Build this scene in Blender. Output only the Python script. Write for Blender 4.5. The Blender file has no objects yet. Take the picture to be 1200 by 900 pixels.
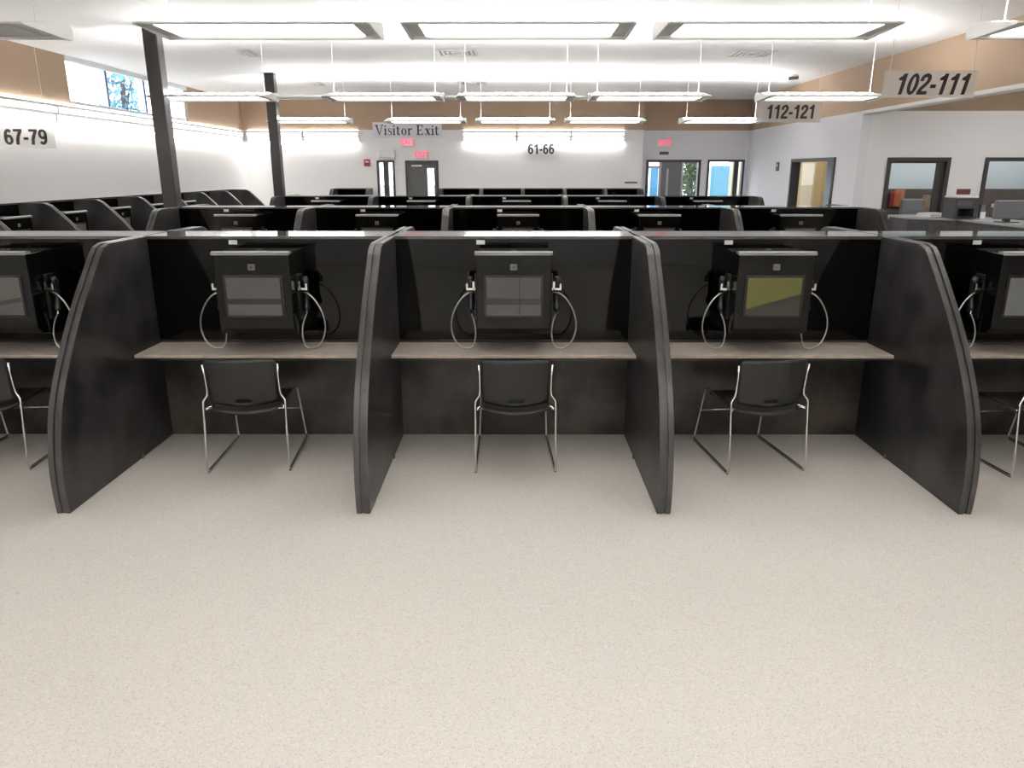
import bpy, bmesh, math, random
from mathutils import Vector, Matrix
random.seed(7)
scene = bpy.context.scene
C = scene.collection
PI = math.pi

# ------------------------------------------------------------------ camera
FPX, HORIZON, CAM_H = 871.0, 201.0, 1.93
cam_d = bpy.data.cameras.new('camera')
cam = bpy.data.objects.new('camera', cam_d)
C.objects.link(cam)
cam_d.sensor_fit = 'HORIZONTAL'
cam_d.sensor_width = 36.0
cam_d.lens = 36.0 * FPX / 1200.0
cam_d.clip_end = 300
pitch = math.atan((450 - HORIZON) / FPX)
cam.location = (0, 0, CAM_H)
cam.rotation_euler = (PI / 2 - pitch, 0, math.atan(2 / FPX))
scene.camera = cam

# ------------------------------------------------------------------ world, exposure
w = bpy.data.worlds.new('world')
scene.world = w
w.use_nodes = True
bg = w.node_tree.nodes['Background']
bg.inputs[0].default_value = (0.86, 0.93, 1.0, 1)
bg.inputs[1].default_value = 4.5
vs = scene.view_settings
vs.view_transform = 'Standard'
vs.look = 'None'
vs.gamma = 1.0
vs.use_curve_mapping = False
vs.exposure = 0.18
LAMP = 5.2      # radiance of the lit lens of a pendant
UPLAMP = 50.0    # radiance of its upward lens
WASH = 56.0      # radiance of the wall washers

# ------------------------------------------------------------------ materials
MATS = {}
def mat(name, col, rough=0.5, metal=0.0, spec=0.5, emit=0.0, noise=None, bump=None, coat=0.0):
    """noise = (scale, amount, detail) mottles the colour; bump = (scale, strength)"""
    m = bpy.data.materials.new(name)
    m.use_nodes = True
    nt = m.node_tree
    b = nt.nodes['Principled BSDF']
    b.inputs['Roughness'].default_value = rough
    b.inputs['Metallic'].default_value = metal
    b.inputs['Specular IOR Level'].default_value = spec
    b.inputs['Coat Weight'].default_value = coat
    b.inputs['Base Color'].default_value = (*col, 1)
    if emit:
        b.inputs['Emission Color'].default_value = (*col, 1)
        b.inputs['Emission Strength'].default_value = emit
    if noise or bump:
        tc = nt.nodes.new('ShaderNodeTexCoord')
    if noise:
        sc, amt, det = noise
        n = nt.nodes.new('ShaderNodeTexNoise')
        n.inputs['Scale'].default_value = sc
        n.inputs['Detail'].default_value = det
        nt.links.new(tc.outputs['Object'], n.inputs['Vector'])
        r = nt.nodes.new('ShaderNodeValToRGB')
        r.color_ramp.elements[0].position = 0.38
        r.color_ramp.elements[1].position = 0.62
        r.color_ramp.elements[0].color = (*[max(0, c * (1 - amt)) for c in col], 1)
        r.color_ramp.elements[1].color = (*[min(1, c * (1 + amt)) for c in col], 1)
        nt.links.new(n.outputs['Fac'], r.inputs['Fac'])
        nt.links.new(r.outputs['Color'], b.inputs['Base Color'])
    if bump:
        n2 = nt.nodes.new('ShaderNodeTexNoise')
        n2.inputs['Scale'].default_value = bump[0]
        nt.links.new(tc.outputs['Object'], n2.inputs['Vector'])
        bp = nt.nodes.new('ShaderNodeBump')
        bp.inputs['Strength'].default_value = bump[1]
        bp.inputs['Distance'].default_value = 0.01
        nt.links.new(n2.outputs['Fac'], bp.inputs['Height'])
        nt.links.new(bp.outputs['Normal'], b.inputs['Normal'])
    MATS[name] = m
    return m

def floor_mat():
    m = mat('speckled_floor', (0.60, 0.56, 0.505), 0.42, spec=0.35)
    nt = m.node_tree
    b = nt.nodes['Principled BSDF']
    tc = nt.nodes.new('ShaderNodeTexCoord')
    v = nt.nodes.new('ShaderNodeTexVoronoi')
    v.inputs['Scale'].default_value = 190
    nt.links.new(tc.outputs['Object'], v.inputs['Vector'])
    hs = nt.nodes.new('ShaderNodeSeparateColor')
    nt.links.new(v.outputs['Color'], hs.inputs[0])
    r = nt.nodes.new('ShaderNodeValToRGB')
    r.color_ramp.interpolation = 'CONSTANT'
    e = r.color_ramp.elements
    e[0].position = 0; e[0].color = (0.46, 0.425, 0.385, 1)
    e[1].position = 0.09; e[1].color = (0.545, 0.515, 0.472, 1)
    k = e.new(0.55); k.color = (0.57, 0.54, 0.496, 1)
    k = e.new(0.88); k.color = (0.61, 0.58, 0.54, 1)
    nt.links.new(hs.outputs[0], r.inputs['Fac'])
    n = nt.nodes.new('ShaderNodeTexNoise')
    n.inputs['Scale'].default_value = 0.9
    n.inputs['Detail'].default_value = 4
    nt.links.new(tc.outputs['Object'], n.inputs['Vector'])
    mr = nt.nodes.new('ShaderNodeMapRange')
    mr.inputs[3].default_value = 0.93
    mr.inputs[4].default_value = 1.05
    nt.links.new(n.outputs['Fac'], mr.inputs[0])
    mx = nt.nodes.new('ShaderNodeVectorMath'); mx.operation = 'SCALE'
    nt.links.new(r.outputs['Color'], mx.inputs[0])
    nt.links.new(mr.outputs[0], mx.inputs['Scale'])
    nt.links.new(mx.outputs[0], b.inputs['Base Color'])
    return m

def glass_mat(name, tint=(1, 1, 1), gloss=0.06):
    m = bpy.data.materials.new(name)
    m.use_nodes = True
    nt = m.node_tree
    nt.nodes.remove(nt.nodes['Principled BSDF'])
    out = nt.nodes['Material Output']
    t = nt.nodes.new('ShaderNodeBsdfTransparent'); t.inputs[0].default_value = (*tint, 1)
    g = nt.nodes.new('ShaderNodeBsdfGlossy'); g.inputs['Roughness'].default_value = 0.02
    x = nt.nodes.new('ShaderNodeMixShader'); x.inputs[0].default_value = gloss
    nt.links.new(t.outputs[0], x.inputs[1]); nt.links.new(g.outputs[0], x.inputs[2])
    nt.links.new(x.outputs[0], out.inputs[0])
    MATS[name] = m
    return m

def acrylic_mat():
    m = bpy.data.materials.new('clear_acrylic')
    m.use_nodes = True
    nt = m.node_tree
    out = nt.nodes['Material Output']
    b = nt.nodes['Principled BSDF']
    b.inputs['Base Color'].default_value = (0.80, 0.78, 0.76, 1)
    b.inputs['Roughness'].default_value = 0.3
    t = nt.nodes.new('ShaderNodeBsdfTransparent')
    x = nt.nodes.new('ShaderNodeMixShader'); x.inputs[0].default_value = 0.42
    nt.links.new(t.outputs[0], x.inputs[1]); nt.links.new(b.outputs[0], x.inputs[2])
    nt.links.new(x.outputs[0], out.inputs[0])
    MATS['clear_acrylic'] = m

def screen_reflect_mat(name, c_top, c_band, c_low, bands, slope=0.0, split=None):
    """room reflections painted as glow: an upper field, a dark band (level or slanted) and a lower field, by the screen's own
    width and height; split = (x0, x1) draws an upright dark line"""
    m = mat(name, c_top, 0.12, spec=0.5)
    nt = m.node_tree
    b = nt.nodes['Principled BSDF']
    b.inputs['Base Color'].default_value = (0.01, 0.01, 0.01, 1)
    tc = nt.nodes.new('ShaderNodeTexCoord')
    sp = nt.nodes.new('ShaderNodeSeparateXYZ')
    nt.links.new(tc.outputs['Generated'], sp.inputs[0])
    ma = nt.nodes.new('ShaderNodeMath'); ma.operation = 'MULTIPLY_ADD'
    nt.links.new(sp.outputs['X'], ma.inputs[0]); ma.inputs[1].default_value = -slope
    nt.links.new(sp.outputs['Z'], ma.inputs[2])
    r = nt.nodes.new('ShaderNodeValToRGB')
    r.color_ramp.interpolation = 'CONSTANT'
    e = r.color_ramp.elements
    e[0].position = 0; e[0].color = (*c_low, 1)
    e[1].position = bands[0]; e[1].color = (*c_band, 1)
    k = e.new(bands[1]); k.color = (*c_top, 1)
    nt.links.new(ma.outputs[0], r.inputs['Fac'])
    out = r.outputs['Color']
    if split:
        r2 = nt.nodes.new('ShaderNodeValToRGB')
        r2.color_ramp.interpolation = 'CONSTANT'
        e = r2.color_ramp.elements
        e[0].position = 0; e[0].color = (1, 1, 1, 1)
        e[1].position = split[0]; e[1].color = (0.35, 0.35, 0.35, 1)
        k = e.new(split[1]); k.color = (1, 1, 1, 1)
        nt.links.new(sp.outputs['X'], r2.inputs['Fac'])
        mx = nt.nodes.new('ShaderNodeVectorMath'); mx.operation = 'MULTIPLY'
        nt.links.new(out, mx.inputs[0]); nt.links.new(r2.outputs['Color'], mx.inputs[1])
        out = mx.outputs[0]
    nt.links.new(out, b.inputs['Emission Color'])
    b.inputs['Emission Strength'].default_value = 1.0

floor_mat()
mat('white_paint', (0.86, 0.85, 0.845), 0.75, bump=(60, 0.04))
mat('daylight_tinted_white', (0.82, 0.815, 0.85), 0.75, bump=(60, 0.04))  # white paint with the bluish daylight tint mixed into its colour
mat('ceiling_paint', (0.86, 0.85, 0.845), 0.9)
mat('tan_paint', (0.39, 0.28, 0.195), 0.8, bump=(60, 0.04))
mat('slate_laminate', (0.019, 0.0178, 0.018), 0.36, spec=0.38, noise=(3.4, 0.65, 9), bump=(3.0, 0.05))
mat('kick_laminate', (0.036, 0.029, 0.024), 0.34, spec=0.45, noise=(3.2, 0.6, 8), bump=(3.0, 0.05))
mat('slate_panel', (0.0013, 0.0012, 0.0009), 0.05, spec=0.27, noise=(2.5, 0.5, 6))
mat('slate_edge', (0.035, 0.033, 0.031), 0.30, noise=(5, 0.3, 5))
mat('cap_laminate', (0.05, 0.049, 0.048), 0.06, spec=1.0)
mat('desk_laminate', (0.37, 0.32, 0.275), 0.38, spec=0.4, noise=(14, 0.10, 6))
mat('black_edge', (0.008, 0.008, 0.008), 0.5)
mat('terminal_top', (0.003, 0.003, 0.003), 0.7, spec=0.1)
mat('terminal_black', (0.003, 0.0028, 0.0024), 0.16, spec=0.27, bump=(400, 0.03))
mat('terminal_visor', (0.21, 0.21, 0.205), 0.35)
mat('bezel_black', (0.006, 0.006, 0.006), 0.3)
mat('handset_black', (0.009, 0.009, 0.009), 0.3)
mat('chrome', (0.78, 0.77, 0.75), 0.12, metal=1.0)
mat('steel_cord', (0.48, 0.475, 0.465), 0.32, metal=1.0)
mat('sticker_white', (0.75, 0.75, 0.75), 0.5)
mat('lens_grey', (0.13, 0.13, 0.13), 0.15)
mat('chair_plastic', (0.0125, 0.012, 0.0116), 0.45, spec=0.4, bump=(300, 0.05))
mat('runner_dark', (0.05, 0.04, 0.032), 0.4)
mat('fixture_paint', (0.66, 0.66, 0.64), 0.45)
mat('fixture_white', (0.82, 0.82, 0.81), 0.45)
mat('lamp_lens', (1.0, 0.985, 0.965), 0.5, emit=LAMP)
mat('lamp_uplens', (1.0, 0.985, 0.965), 0.5, emit=UPLAMP)
mat('wash_lens', (1.0, 0.975, 0.945), 0.5, emit=WASH)
mat('wash_uplens', (1.0, 0.975, 0.945), 0.5, emit=WASH * 0.2)
mat('wash_rail', (1.0, 0.98, 0.955), 0.5, emit=1.6)
mat('lamp_lens_off', (0.58, 0.58, 0.57), 0.5)
mat('column_paint', (0.016, 0.012, 0.012), 0.35)
mat('letter_black', (0.012, 0.012, 0.012), 0.6)
mat('letter_grey', (0.045, 0.045, 0.05), 0.6)
mat('exit_white', (0.85, 0.72, 0.73), 0.5)
mat('exit_red', (0.85, 0.10, 0.20), 0.5, emit=0.8)
mat('alarm_red', (0.26, 0.02, 0.03), 0.4)
mat('frame_dark', (0.04, 0.037, 0.037), 0.4)
mat('gasket_blue', (0.03, 0.045, 0.12), 0.5)
mat('frame_white', (0.70, 0.72, 0.74), 0.5)
mat('door_grey', (0.085, 0.085, 0.085), 0.5)
mat('aluminium', (0.55, 0.56, 0.58), 0.3, metal=0.9)
mat('vent_grey', (0.55, 0.54, 0.53), 0.5)
mat('vent_dark', (0.10, 0.10, 0.10), 0.6)
mat('counter_grey', (0.055, 0.052, 0.054), 0.4, noise=(20, 0.25, 4))
mat('counter_top', (0.40, 0.39, 0.39), 0.25)
mat('printer_grey', (0.05, 0.05, 0.053), 0.45)
mat('printer_light', (0.66, 0.65, 0.66), 0.5)
mat('paper', (0.78, 0.78, 0.80), 0.7)
mat('monitor_grey', (0.14, 0.14, 0.152), 0.45)
mat('plaque_red', (0.18, 0.045, 0.05), 0.5)
mat('office_blue', (0.50, 0.58, 0.62), 0.8)
mat('dark_wood', (0.035, 0.018, 0.014), 0.45, noise=(12, 0.4, 6))
mat('light_wood', (0.36, 0.24, 0.13), 0.5, noise=(10, 0.25, 6))
mat('orange_board', (0.40, 0.12, 0.03), 0.5)
mat('cream', (0.62, 0.56, 0.38), 0.7)
mat('beige_wall', (0.50, 0.40, 0.22), 0.8)
mat('carton', (0.52, 0.52, 0.42), 0.7)
mat('blue_sheet', (0.12, 0.32, 0.45), 0.6)
mat('grey_leaf', (0.17, 0.165, 0.19), 0.35, metal=0.3)
mat('leaf', (0.16, 0.36, 0.46), 0.6, noise=(3, 0.4, 3))
mat('leaf_green', (0.05, 0.09, 0.03), 0.6, noise=(3, 0.4, 3))
mat('bark', (0.10, 0.08, 0.07), 0.9, noise=(8, 0.3, 4))
mat('ground_grey', (0.35, 0.35, 0.34), 0.9)
mat('bracket_brown', (0.22, 0.15, 0.09), 0.5, metal=0.5)
mat('added_panel_lens', (1.0, 0.98, 0.96), 0.5, emit=9.5)  # glow of the out-of-view lamps added to brighten the alcove
mat('sky_lamp', (1.0, 0.97, 0.92), 0.5, emit=6.0)
glass_mat('window_glass', (0.97, 0.985, 1.0), 0.05)
glass_mat('blue_glass', (0.80, 0.90, 1.0), 0.08)
acrylic_mat()
screen_reflect_mat('screen_reflect_grey', (0.050, 0.045, 0.040), (0.010, 0.009, 0.008), (0.053, 0.047, 0.042), (0.29, 0.44))  # reflections of the room and window painted in as glowing fields
screen_reflect_mat('screen_reflect_slant', (0.056, 0.047, 0.038), (0.014, 0.011, 0.008), (0.044, 0.036, 0.030), (0.12, 0.24), slope=0.24)
screen_reflect_mat('screen_reflect_quarters', (0.038, 0.037, 0.035), (0.011, 0.011, 0.009), (0.042, 0.040, 0.036), (0.28, 0.45), split=(0.59, 0.62))
screen_reflect_mat('screen_reflect_pale', (0.085, 0.083, 0.075), (0.084, 0.082, 0.074), (0.080, 0.078, 0.070), (0.30, 0.42))
screen_reflect_mat('screen_reflect_olive', (0.072, 0.070, 0.008), (0.010, 0.009, 0.005), (0.016, 0.017, 0.009), (0.005, 0.16), slope=0.42)

# ------------------------------------------------------------------ mesh helpers
def add_box(bm, x0, x1, y0, y1, z0, z1, bevel=0.0, seg=1):
    vs_ = [bm.verts.new((x, y, z)) for x in (x0, x1) for y in (y0, y1) for z in (z0, z1)]
    q = [(0, 1, 3, 2), (4, 6, 7, 5), (0, 4, 5, 1), (2, 3, 7, 6), (0, 2, 6, 4), (1, 5, 7, 3)]
    fs = [bm.faces.new([vs_[i] for i in f]) for f in q]
    if bevel > 0:
        es = list({e for f in fs for e in f.edges})
        bmesh.ops.bevel(bm, geom=es, offset=bevel, segments=seg, profile=0.5, affect='EDGES')

def add_prism(bm, pts, axis, a0, a1, bevel=0.0):
    """extrude 2-D outline pts along axis ('x': pts=(y,z); 'y': pts=(x,z); 'z': pts=(x,y))"""
    def P(p, a):
        return {'x': (a, p[0], p[1]), 'y': (p[0], a, p[1]), 'z': (p[0], p[1], a)}[axis]
    A = [bm.verts.new(P(p, a0)) for p in pts]
    B = [bm.verts.new(P(p, a1)) for p in pts]
    n = len(pts)
    fa = bm.faces.new(A); fb = bm.faces.new(B[::-1])
    for i in range(n):
        bm.faces.new((A[i], B[i], B[(i + 1) % n], A[(i + 1) % n]))
    if bevel > 0:
        es = list(set(fa.edges) | set(fb.edges))
        bmesh.ops.bevel(bm, geom=es, offset=bevel, segments=2, profile=0.5, affect='EDGES')

def add_tube(bm, pts, r, n=8, caps=True):
    pts = [Vector(p) for p in pts]
    rings = []
    up = Vector((0, 0, 1))
    prev = None
    for i, p in enumerate(pts):
        if i == 0: t = pts[1] - p
        elif i == len(pts) - 1: t = p - pts[i - 1]
        else: t = (pts[i + 1] - p).normalized() + (p - pts[i - 1]).normalized()
        t.normalize()
        if prev is None:
            a = t.cross(up)
            if a.length < 1e-3: a = t.cross(Vector((1, 0, 0)))
        else:
            a = prev - t * prev.dot(t)
        a.normalize(); prev = a
        b = t.cross(a)
        rr = r[i] if isinstance(r, (list, tuple)) else r
        rings.append([bm.verts.new(p + (a * math.cos(2 * PI * k / n) + b * math.sin(2 * PI * k / n)) * rr) for k in range(n)])
    for i in range(len(rings) - 1):
        for k in range(n):
            bm.faces.new((rings[i][k], rings[i][(k + 1) % n], rings[i + 1][(k + 1) % n], rings[i + 1][k]))
    if caps:
        bm.faces.new(rings[0][::-1]); bm.faces.new(rings[-1])

def smooth_path(pts, n=6):
    """Catmull-Rom through pts"""
    P = [Vector(p) for p in pts]
    out = []
    for i in range(len(P) - 1):
        p0 = P[max(i - 1, 0)]; p1 = P[i]; p2 = P[i + 1]; p3 = P[min(i + 2, len(P) - 1)]
        for k in range(n):
            t = k / n
            out.append(0.5 * ((2 * p1) + (p2 - p0) * t + (2 * p0 - 5 * p1 + 4 * p2 - p3) * t * t + (3 * p1 - p0 - 3 * p2 + p3) * t ** 3))
    out.append(P[-1])
    return out

def obj(name, bm, material, parent=None, smooth=False):
    bmesh.ops.recalc_face_normals(bm, faces=bm.faces)
    me = bpy.data.meshes.new(name)
    bm.to_mesh(me); bm.free()
    me.materials.append(MATS[material])
    if smooth:
        for p in me.polygons: p.use_smooth = True
    o = bpy.data.objects.new(name, me)
    C.objects.link(o)
    if parent: o.parent = parent
    return o

def box_obj(name, dims, material, parent=None, bevel=0.0, seg=1):
    bm = bmesh.new(); add_box(bm, *dims, bevel=bevel, seg=seg)
    return obj(name, bm, material, parent)

def boxes_obj(name, lst, material, parent=None):
    bm = bmesh.new()
    for d in lst: add_box(bm, *d)
    return obj(name, bm, material, parent)

def tag(o, label, cat, group=None):
    o['label'] = label; o['category'] = cat
    if group: o['group'] = group
    return o

def thing(name, label, cat, loc=(0, 0, 0), rz=0.0, group=None):
    o = bpy.data.objects.new(name, None)
    C.objects.link(o)
    o.empty_display_size = 0.1
    o.location = loc; o.rotation_euler = (0, 0, rz)
    return tag(o, label, cat, group)

def structure(o, label=None):
    o['kind'] = 'structure'
    if label: o['label'] = label
    return o

def copy_tree(o, parent=None):
    c = o.copy(); C.objects.link(c); c.parent = parent
    for ch in list(o.children): copy_tree(ch, c)
    return c

class Proto:
    """first use hands out the built thing itself, later uses hand out copies"""
    def __init__(s, root): s.root = root; s.used = False
    def place(s, loc, rz, label, group):
        o = s.root if not s.used else copy_tree(s.root)
        s.used = True
        o.location = loc; o.rotation_euler = (0, 0, rz)
        o['label'] = label; o['group'] = group
        return o

def text_mesh(name, body, size, material, parent, loc, rot, shear=0.0, bold=0.0, depth=0.004, spacing=1.0):
    cu = bpy.data.curves.new(name, 'FONT')
    cu.body = body; cu.size = size; cu.align_x = 'CENTER'; cu.align_y = 'CENTER'
    cu.shear = shear; cu.offset = bold; cu.extrude = depth; cu.space_character = spacing
    cu.resolution_u = 4
    t = bpy.data.objects.new(name + '_curve', cu)
    C.objects.link(t)
    bpy.context.view_layer.update()
    me = bpy.data.meshes.new_from_object(t.evaluated_get(bpy.context.evaluated_depsgraph_get()))
    me.name = name
    bpy.data.objects.remove(t); bpy.data.curves.remove(cu)
    me.materials.clear(); me.materials.append(MATS[material])
    o = bpy.data.objects.new(name, me)
    C.objects.link(o)
    o.location = loc; o.rotation_euler = rot
    if parent: o.parent = parent
    return o

# ------------------------------------------------------------------ room shell
XL, XR = -6.30, 5.58
YB, YBR, YR = 18.20, 18.50, -5.5
YA = 12.60
XA = 10.2
ZC, ZT = 3.68, 2.86

structure(box_obj('floor', (XL - 0.2, XA + 0.2, YR - 0.2, 18.75, -0.1, 0.0), 'speckled_floor'))
structure(box_obj('ceiling', (XL - 0.2, XA + 0.2, YR - 0.2, 18.75, ZC, ZC + 0.15), 'ceiling_paint'))

bm = bmesh.new(); add_prism(bm, [(XL, 3.50), (-4.0, ZC - 0.001), (-4.0, ZC), (XL, ZC)], 'y', YR, 17.0)
structure(obj('ceiling_slope_left', bm, 'ceiling_paint'))
bm = bmesh.new(); add_prism(bm, [(XR, 3.575), (4.3, ZC - 0.001), (4.3, ZC), (XR, ZC)], 'y', YR, 17.0)
structure(obj('ceiling_slope_right', bm, 'ceiling_paint'))
bm = bmesh.new(); add_prism(bm, [(YB, 3.52), (17.0, ZC - 0.001), (17.0, ZC), (YB, ZC)], 'x', XL, XR)
structure(obj('ceiling_slope_back', bm, 'ceiling_paint'))
# left wall: white below, tan band above, with the clerestory opening
structure(box_obj('wall_left', (XL - 0.2, XL, YR, YB + 0.3, 0, ZT), 'white_paint'))
WY0, WY1, WZ0, WZ1 = 11.25, 15.25, ZT, 3.50
structure(boxes_obj('wall_left_upper', [(XL - 0.2, XL, YR, WY0, ZT, ZC), (XL - 0.2, XL, WY1, YB + 0.3, ZT, ZC),
                                        (XL - 0.2, XL, WY0, WY1, WZ1, ZC)], 'tan_paint'))
# back wall, left block and set-back right block
D0, D1, DZ = -2.55, -1.77, 2.18
S0, S1 = -3.22, -2.80
structure(boxes_obj('wall_back', [(XL, S0, YB, YB + 0.2, 0, ZT), (S1, D0, YB, YB + 0.2, 0, ZT), (D1, 3.02, YB, YB + 0.3, 0, ZT),
                                  (S0, S1, YB, YB + 0.2, DZ, ZT), (D0, D1, YB, YB + 0.2, DZ, ZT)], 'white_paint'))
structure(box_obj('wall_back_upper', (XL, 3.02, YB, YB + 0.3, ZT, ZC), 'tan_paint'))
O1a, O1b, O2a, O2b = 3.16, 4.46, 4.62, 5.50
structure(boxes_obj('wall_back_entrance', [(3.02, O1a, YBR, YBR + 0.2, 0, ZT), (O1b, O2a, YBR, YBR + 0.2, 0, ZT),
                                           (O2b, XR + 0.15, YBR, YBR + 0.2, 0, ZT), (O1a, O1b, YBR, YBR + 0.2, 2.20, ZT),
                                           (O2a, O2b, YBR, YBR + 0.2, 2.20, ZT), (O2a, O2b, YBR, YBR + 0.2, 0, 0.85)], 'daylight_tinted_white'))
structure(box_obj('wall_back_entrance_upper', (3.02, XR + 0.15, YBR, YBR + 0.2, ZT, ZC), 'tan_paint'))
# right wall (white part beyond the alcove) with an interior window, and the tan bulkhead along the hall
R0, R1, RZ0, RZ1 = 13.45, 15.55, 0.9, 2.17
structure(boxes_obj('wall_right', [(XR, XR + 0.15, YA, R0, 0, ZT), (XR, XR + 0.15, R1, YBR, 0, ZT),
                                   (XR, XR + 0.15, R0, R1, 0, RZ0), (XR, XR + 0.15, R0, R1, RZ1, ZT)], 'daylight_tinted_white'))
structure(box_obj('wall_right_upper', (XR, XR + 0.18, YR, YBR, ZT, ZC), 'tan_paint'))
structure(box_obj('trim_1', (XR - 0.012, XR + 0.192, YR, YA, ZT - 0.05, ZT), 'white_paint'))
# alcove wall facing the hall
A1a, A1b, A2a, A2b = 6.06, 7.08, 7.64, 9.2
structure(boxes_obj('wall_alcove', [(XR + 0.15, A1a, YA, YA + 0.15, 0, ZT), (A1b, A2a, YA, YA + 0.15, 0, ZT), (A2b, XA, YA, YA + 0.15, 0, ZT),
                                    (A1a, A1b, YA, YA + 0.15, 2.15, ZT), (A2a, A2b, YA, YA + 0.15, 2.15, ZT), (A2a, A2b, YA, YA + 0.15, 0, 0.9)], 'white_paint'))
structure(box_obj('wall_alcove_upper', (XR + 0.18, XA, YA, YA + 0.15, ZT, ZC), 'tan_paint'))
structure(box_obj('wall_alcove_side', (XA, XA + 0.2, YR, 14.6, 0, ZC), 'white_paint'))
structure(box_obj('wall_rear', (XL, XA, YR - 0.2, YR, 0, ZC), 'white_paint'))
# rooms behind the glazing
structure(boxes_obj('wall_office', [(5.90, 6.0, YA + 0.15, 14.5, 0, ZC), (5.90, XA, 14.5, 14.6, 0, ZC)], 'office_blue'))
structure(boxes_obj('wall_corridor', [(7.4, 7.5, 14.6, 18.6, 0, ZC), (XR + 0.15, 7.5, 18.5, 18.6, 0, ZC)], 'beige_wall'))

# ------------------------------------------------------------------ glazing and doors (setting)
def frame_boxes(a0, a1, z0, z1, p0, p1, wd, axis, bottom=True):
    """rectangular frame in the plane perpendicular to axis"""
    L = [(a0, a0 + wd, z0, z1), (a1 - wd, a1, z0, z1), (a0 + wd, a1 - wd, z1 - wd, z1)]
    if bottom: L.append((a0 + wd, a1 - wd, z0, z0 + wd))
    if axis == 'y': return [(l[0], l[1], p0, p1, l[2], l[3]) for l in L]
    return [(p0, p1, l[0], l[1], l[2], l[3]) for l in L]

# clerestory window: white frame, mullions, four panes
win = structure(boxes_obj('window_1', frame_boxes(WY0, WY1, WZ0, WZ1, XL - 0.16, XL - 0.04, 0.045, 'x'), 'frame_white'), 'white framed clerestory window in tan wall')
mull = [12.42, 13.66, 14.55]
for y in mull:
    box_obj('mullion', (XL - 0.15, XL - 0.05, y - 0.035, y + 0.035, WZ0 + 0.045, WZ1 - 0.045), 'frame_white', win)
for y in mull:
    box_obj('gasket', (XL - 0.049, XL - 0.035, y - 0.035, y - 0.008, WZ0 + 0.045, WZ1 - 0.071), 'gasket_blue', win)
ed = [WY0 + 0.045] + [v for y in mull for v in (y - 0.035, y + 0.035)] + [WY1 - 0.045]
for k in range(4):
    box_obj('pane', (XL - 0.103, XL - 0.097, ed[2 * k], ed[2 * k + 1], WZ0 + 0.045, WZ1 - 0.045), 'window_glass', win)
box_obj('head_box', (XL - 0.04, XL + 0.02, WY0, WY1, WZ1 - 0.07, WZ1 - 0.001), 'frame_white', win)

# steel exit door with a narrow vision panel
d1 = structure(boxes_obj('door_1', frame_boxes(D0, D1, 0, DZ, YB - 0.02, YB + 0.12, 0.05, 'y', False), 'frame_dark'), 'grey steel exit door with narrow vision panel')
lx0, lx1, lz0, lz1 = -2.04, -1.88, 0.95, 2.0
boxes_obj('door_leaf', [(D0 + 0.05, lx0, YB + 0.03, YB + 0.08, 0.005, DZ - 0.05), (lx1, D1 - 0.05, YB + 0.03, YB + 0.08, 0.005, DZ - 0.05),
                        (lx0, lx1, YB + 0.03, YB + 0.08, 0.005, lz0), (lx0, lx1, YB + 0.03, YB + 0.08, lz1, DZ - 0.05)], 'door_grey', d1)
box_obj('vision_pane', (lx0, lx1, YB + 0.05, YB + 0.056, lz0, lz1), 'window_glass', d1)
box_obj('door_closer', (-2.40, -2.16, YB - 0.03, YB + 0.03, 2.04, 2.08), 'fixture_white', d1)
box_obj('push_bar', (-2.42, -2.08, YB - 0.03, YB + 0.03, 0.95, 1.03), 'aluminium', d1)
# narrow sidelight beside it
d2 = structure(boxes_obj('window_2', frame_boxes(S0, S1, 0, DZ, YB - 0.02, YB + 0.12, 0.05, 'y'), 'frame_dark'), 'narrow two-pane dark framed sidelight')
box_obj('mullion', (-3.07, -2.95, YB, YB + 0.10, 0.05, DZ - 0.05), 'frame_dark', d2)
for a, b in ((S0 + 0.05, -3.07), (-2.95, S1 - 0.05)):
    box_obj('pane', (a, b, YB + 0.04, YB + 0.046, 0.05, DZ - 0.05), 'window_glass', d2)
# entrance doors
d3 = structure(boxes_obj('door_2', frame_boxes(O1a, O1b, 0, 2.20, YBR - 0.03, YBR + 0.12, 0.06, 'y', False), 'frame_dark'), 'dark framed glazed entrance door')
box_obj('stile', (3.47, 3.53, YBR, YBR + 0.08, 0, 2.14), 'aluminium', d3)
box_obj('transom', (3.22, 3.47, YBR, YBR + 0.08, 2.00, 2.06), 'aluminium', d3)
box_obj('pane', (3.22, 3.47, YBR + 0.04, YBR + 0.046, 0, 2.00), 'blue_glass', d3)
boxes_obj('sliding_leaf', [(3.53, 4.02, YBR + 0.02, YBR + 0.07, 0, 2.14)], 'grey_leaf', d3)
box_obj('pull_handle', (3.66, 3.70, YBR - 0.03, YBR + 0.02, 0.7, 2.0), 'aluminium', d3)
box_obj('stile', (4.02, 4.06, YBR, YBR + 0.08, 0, 2.14), 'aluminium', d3)
box_obj('pane', (4.06, 4.40, YBR + 0.04, YBR + 0.046, 0, 2.14), 'window_glass', d3)
d4 = structure(boxes_obj('window_3', frame_boxes(O2a, O2b, 0.85, 2.20, YBR - 0.03, YBR + 0.12, 0.05, 'y'), 'frame_dark'), 'dark framed window beside entrance')
box_obj('mullion', (5.26, 5.37, YBR, YBR + 0.10, 0.90, 2.15), 'frame_dark', d4)
for a, b in ((O2a + 0.05, 5.26), (5.37, O2b - 0.05)):
    box_obj('pane', (a, b, YBR + 0.04, YBR + 0.046, 0.90, 2.15), 'window_glass', d4)
# interior window in the right wall
d5 = structure(boxes_obj('window_4', frame_boxes(R0, R1, RZ0, RZ1, XR - 0.03, XR + 0.15, 0.06, 'x'), 'frame_dark'), 'dark framed interior window looking into yellowish corridor')
box_obj('pane', (XR + 0.06, XR + 0.066, R0 + 0.06, R1 - 0.06, RZ0 + 0.06, RZ1 - 0.06), 'window_glass', d5)
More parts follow.
